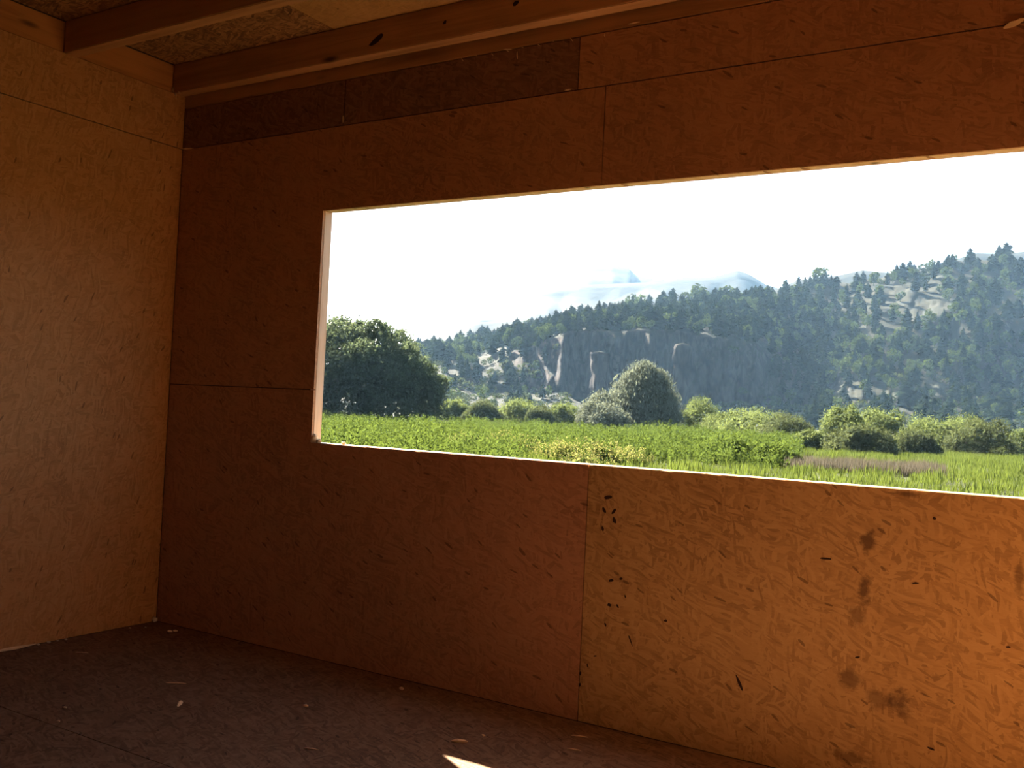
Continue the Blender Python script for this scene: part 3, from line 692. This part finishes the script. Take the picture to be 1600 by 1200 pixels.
for _ in range(9500):
    d = math.sqrt(NR.uniform(17 ** 2, 100 ** 2)); px = NR.uniform(900, 1850)
    if px < 1240 and d > 38: continue
    nz = noise.noise(Vector((px * .02, d * .2, 4)))
    gp.append(gpt(px, d)); gs_.append((.85 + .5 * nz) * NR.uniform(.7, 1.2))
for _ in range(2200):
    d = math.sqrt(NR.uniform(14 ** 2, 60 ** 2)); px = NR.uniform(330, 1000); gp.append(gpt(px, d)); gs_.append(NR.uniform(.8, 1.3))
for _ in range(3600):                              # nearer grass, below the sill line from here
    d = math.sqrt(NR.uniform(5.5 ** 2, 24 ** 2)); px = NR.uniform(-300, 2300); p = gpt(px, d)
    if p[1] > .6: gp.append(p); gs_.append(NR.uniform(.8, 1.3))
o = obj('meadow_weeds', np_mesh('meadow_weeds', *scatter(wu, pts, scl)), M['lf_weed']); tag(o, 'tall leafy green weeds covering the meadow', 'weeds', kind='stuff')
o = obj('meadow_grass', np_mesh('meadow_grass', *scatter(gu, gp, gs_)), M['lf_grass']); tag(o, 'bright short grass on the open meadow', 'grass', kind='stuff')
dp = [gpt(NR.uniform(1240, 1470), NR.uniform(37, 42)) for _ in range(420)]
o = obj('dry_brush', np_mesh('dry_brush', *scatter(du, dp, NR.uniform(.6, 1.1, len(dp)))), M['lf_dry']); tag(o, 'band of dry brown stalks in the green meadow', 'brush', kind='stuff')
# yellow flowering shrubs
YB = [(868, 684, 34, 30), (905, 679, 33, 34), (945, 684, 33, 32), (978, 692, 34, 26), (925, 698, 28, 40), (1005, 702, 36, 20), (735, 672, 40, 30), (790, 668, 42, 26), (705, 677, 42, 22), (822, 676, 38, 20)]
YL = ['yellow-flowering shrub above the frayed sill', 'pale yellow-flowering shrub among green weeds']
for i, (px, pt, d, hw) in enumerate(YB):
    c = gpt(px, d); H = z_at(px, pt, d) - GZ; rw = hw * d / F
    n_ = int(12 + 9 * rw / .5); ps, ss = [], []
    for _ in range(n_):
        q = NR.uniform(-1, 1); dep = NR.uniform(-1, 1)
        ps.append(c + np.append(R_[:2] * q * rw + F_[:2] * dep * rw, 0)); ss.append(H * NR.uniform(.72, 1.0) * (1 - .25 * q * q))
    root = tag(empty('flowering_shrub', tuple(c)), YL[0] if i < 6 else YL[1], 'shrub', 'yellow shrubs by the sill' if i < 6 else 'pale yellow shrubs among the weeds')
    V, Q = scatter(wu, ps, np.array(ss) * .93); obj('foliage', np_mesh('foliage', V - c, Q), M['lf_weed'], root)
    V, Q = scatter(yu, ps, np.array(ss)); keep = (V.reshape(-1, 4, 3)[:, :, 2].mean(1) > GZ + .28 * H)
    if i >= 6: keep &= NR.random(len(keep)) < .5
    V = V.reshape(-1, 4, 3)[keep].reshape(-1, 3); obj('blossom', np_mesh('blossom', V - c, np.arange(len(V)).reshape(-1, 4)), M['lf_yellow'], root)

# ------------------------------------------------------------------ trees on the hill
def conifer_unit(seed, wide=.24, dens=1.0):
    rr = random.Random(seed); P = []; C_, N_, T_, L_, W_ = [], [], [], [], []
    for j in range(17):
        f = .10 + .90 * j / 16; rad = wide * (1 - ((f - .28) / .74) ** 2 if f > .28 else .75 + .9 * (f - .1)) * rr.uniform(.8, 1.15) + .02
        for i in range(int(12 * dens * (1.1 - .5 * f))):
            a_ = rr.uniform(0, 2 * math.pi); R = rad * rr.uniform(.6, 1.12)
            d = np.array([math.cos(a_), math.sin(a_), rr.uniform(-.55, .05)]); d /= np.linalg.norm(d)
            C_.append((d[0] * R * .55, d[1] * R * .55, f + rr.uniform(-.03, .03) - .02)); T_.append(d)
            nn = np.array([-d[1] * rr.uniform(-.8, .8), d[0] * rr.uniform(-.8, .8), 1.0]) + d * .3; N_.append(nn / np.linalg.norm(nn))
            L_.append(R * .60); W_.append(R * .34 + .014)
    P.append(diamonds(np.array(C_), np.array(N_), np.array(T_), np.array(L_), np.array(W_)))
    P.append(tube([(0, 0, -.05), (0, 0, .5), (0, 0, .99)], .022, .003, 5))
    V, Q = tube([(0, 0, .12), (0, 0, .45), (0, 0, .75), (0, 0, .95)], wide * .66, .02, 7); P.append((V, Q))
    return join(P)
def round_unit(seed, n=260):
    rr = random.Random(seed); bl = [(rr.uniform(-.16, .16), rr.uniform(-.16, .16), rr.uniform(.35, .75), .27, .27, .25) for _ in range(6)]
    return join([leaf_cloud(bl, n, .20, .6, .8, (.75, 1.05)), tube([(0, 0, -.05), (0, 0, .5)], .035, .02, 5)])
def scrub_unit(seed, n=150):
    rr = random.Random(seed); bl = [(rr.uniform(-.35, .35), rr.uniform(-.35, .35), rr.uniform(.15, .4), .38, .38, .32) for _ in range(5)]
    return leaf_cloud(bl, n, .26, .6, .8, (.75, 1.05))
KU = {'conifer': [conifer_unit(i, w) for i, w in enumerate((.22, .38, .30, .26, .44, .34))], 'hill_tree': [round_unit(i) for i in range(5)], 'hill_shrub': [scrub_unit(i) for i in range(4)]}
KM = {'conifer': M['lf_conifer'], 'hill_tree': M['lf_hill'], 'hill_shrub': M['lf_scrub']}
KME = {k: [np_mesh(k, V, Q, KM[k]) for V, Q in u] for k, u in KU.items()}
rr = random.Random(21); cand = []; GRID = {}
def put(kind, px, t, h):
    p = hill(px, t); d = float((p - CAM) @ F_); r = h * (.30 if kind == 'conifer' else .42)
    cell = (int(p[0] // 6), int(p[1] // 6))                 # keep the trunks apart
    for ax in (-1, 0, 1):
        for ay in (-1, 0, 1):
            for q, rq in GRID.get((cell[0] + ax, cell[1] + ay), ()):
                if math.hypot(q[0] - p[0], q[1] - p[1]) < .62 * (r + rq): return
    GRID.setdefault(cell, []).append((p, r)); cand.append((kind, px, t, p, h, h / d * F))
for i in range(150):                               # skyline
    px = rr.uniform(560, 1700) if i > 40 else rr.uniform(640, 1100)
    put('conifer' if rr.random() < .75 else 'hill_tree', px, rr.uniform(.84, .92), rr.choice((6, 7, 8, 9, 10)) * rr.uniform(.8, 1.15))
for i in range(2600):                              # slope above the rock band
    px = rr.uniform(600, 1750); t = rr.uniform(.5, .88)
    dn = noise.noise(Vector((px * .011, t * 8, 3.3)))
    if px > 1380 and .62 < t < .85 and dn > -.05 and rr.random() < .8: continue       # open rocky ledges
    if dn > .38 and rr.random() < .7: continue
    kd = 'conifer' if rr.random() < (.72 if px < 1300 else .55) else 'hill_tree'
    put(kd, px, t, rr.uniform(5.5, 9.5) if kd == 'conifer' else rr.uniform(4, 7))
for i in range(260):                               # wooded flank left of the sheer cliff
    px = rr.uniform(560, 850); t = rr.uniform(.12, .52)
    if noise.noise(Vector((px * .02, t * 9, 6))) > .18: continue
    k = rr.random(); put('conifer' if k < .45 else ('hill_tree' if k < .75 else 'hill_shrub'), px, t, rr.uniform(4, 7.5) if k < .45 else rr.uniform(2.5, 5))
for i in range(900):                               # rock band and foot of the hill
    px = rr.uniform(600, 1750); t = rr.uniform(.03, .5)
    if px < 1210:
        if (t > .24 and rr.random() < .93) or abs(px - 935) < 36 or abs(px - 1064) < 36: continue
        if rr.random() < .35: continue
        put('hill_shrub' if rr.random() < .75 else 'hill_tree', px, t, rr.uniform(2.0, 4.0))
    else:
        if .27 < t < .47 and 1300 < px < 1480 and rr.random() < .75: continue
        k = rr.random(); put('conifer' if k < .5 else ('hill_tree' if k < .8 else 'hill_shrub'), px, t, rr.uniform(5, 9) if k < .5 else rr.uniform(3, 5.5))
def hl(kind, px, t, h, i):
    """label and group from shape, size and where on the hill the tree grows"""
    if kind == 'hill_shrub':
        k = 'below the sheer cliff' if px < 1210 else 'at the foot of the forested slope'
        return ('%s pale shrub on the talus %s' % ('large' if h > 3.2 else ('mid-sized' if h > 2.6 else 'small'), k), 'talus shrubs')
    if t > .83: w = 'on the skyline above the sheer cliff' if px < 1180 else 'on the skyline of the higher ridge'
    elif t >= .7: w = 'just below the skyline ' + ('above the sheer cliff' if px < 1180 else 'near the rocky ledges')
    elif t >= .58: w = 'halfway up the forested slope ' + ('above the sheer cliff' if px < 1180 else 'behind the willow bushes')
    elif t >= .5: w = 'growing along the upper edge of the ' + ('sheer cliff' if px < 1180 else 'low rock band')
    else: w = 'low on the hill ' + ('below the sheer cliff' if px < 1210 else 'behind the willow bushes')
    if kind == 'conifer':
        sh = ('slender', 'broad', 'mid-width', 'slender', 'spreading', 'mid-width')[i % 6]
        return ('%s %s dark conifer %s' % ('tall' if h > 7.8 else 'short', sh, w), 'hillside conifers')
    return ('%s rounded green tree %s' % ('large' if h > 5.6 else 'small', w), 'hillside round trees')
rest = {k: [] for k in KU}
for kind in KU:
    cs = sorted([c for c in cand if c[0] == kind], key=lambda c: -c[5] * (1 if 640 < c[1] < 1600 else .01))
    for i, (kd, px, t, p, h, sz) in enumerate(cs):
        if i < 290 and 640 < px < 1610:
            o = bpy.data.objects.new(kind, KME[kind][i % len(KME[kind])]); C.objects.link(o)
            o.location = tuple(p); q = rr.uniform(.85, 1.2); o.scale = (h * q, h * q, h); o.rotation_euler = (0, 0, rr.uniform(0, 6.28))
            lab, grp = hl(kind, px, t, h, i); tag(o, lab, 'shrub' if kind == 'hill_shrub' else 'tree', grp)
        else: rest[kind].append((p, h))
NMS = {'conifer': ('distant_conifer_cover', 'smaller dark conifers filling the hillside forest'), 'hill_tree': ('distant_tree_cover', 'smaller rounded trees filling the hillside forest'), 'hill_shrub': ('distant_shrub_cover', 'smaller shrubs scattered on the hill foot')}
for kind, lst in rest.items():
    if lst:
        V, Q = scatter(KU[kind], [p for p, h in lst], [h for p, h in lst])
        tag(obj(NMS[kind][0], np_mesh(NMS[kind][0], V, Q), KM[kind]), NMS[kind][1], 'trees', kind='stuff')

# ------------------------------------------------------------------ haze in the valley
s = NT('valley_haze'); v = s.n('ShaderNodeVolumeScatter'); v.inputs['Color'].default_value = (.42, .69, 1.0, 1)
v.inputs['Density'].default_value = .0001; v.inputs['Anisotropy'].default_value = .05
s.l(v.outputs[0], s.out.inputs['Volume'])
o = obj('haze', boxes_mesh('haze', [(-9000, 5000, 3, 9000, GZ - 20, 600)]), s.m); tag(o, 'thin blue morning haze hanging in the valley', 'haze', kind='stuff')

# mist banks lying against the far mountains
s = NT('mist'); v = s.n('ShaderNodeVolumeScatter'); v.inputs['Color'].default_value = (1, 1, 1, 1)
v.inputs['Density'].default_value = .0006; v.inputs['Anisotropy'].default_value = .05; s.l(v.outputs[0], s.out.inputs['Volume'])
for px, py, hw, hh, d, lab in ((820, 484, 95, 11, 1040, 'white mist bank lying below the blue far ridge'), (905, 438, 75, 5, 1450, 'thin white mist under the flat-topped far mountain'), (996, 466, 24, 8, 1030, 'small wisp of mist above the low foothill')):
    c = W(px, py, d); k = d / F; bm = bmesh.new(); bmesh.ops.create_icosphere(bm, subdivisions=5, radius=1)
    ax = Vector((R_[0], R_[1], 0)).normalized(); fx = Vector((F_[0], F_[1], 0)).normalized()
    for q in bm.verts:
        n_ = 1 + .8 * fbm(q.co.x * 1.5 + px, q.co.y * 1.5, q.co.z * 1.2)
        q.co = Vector(c) + ax * q.co.x * hw * k * n_ + fx * q.co.y * 90 + Vector((0, 0, q.co.z * hh * k * n_ + .12 * hw * k * q.co.x))
    me = bpy.data.meshes.new('mist_bank'); bm.to_mesh(me); bm.free()
    tag(obj('mist_bank', me, s.m), lab, 'mist', kind='stuff')
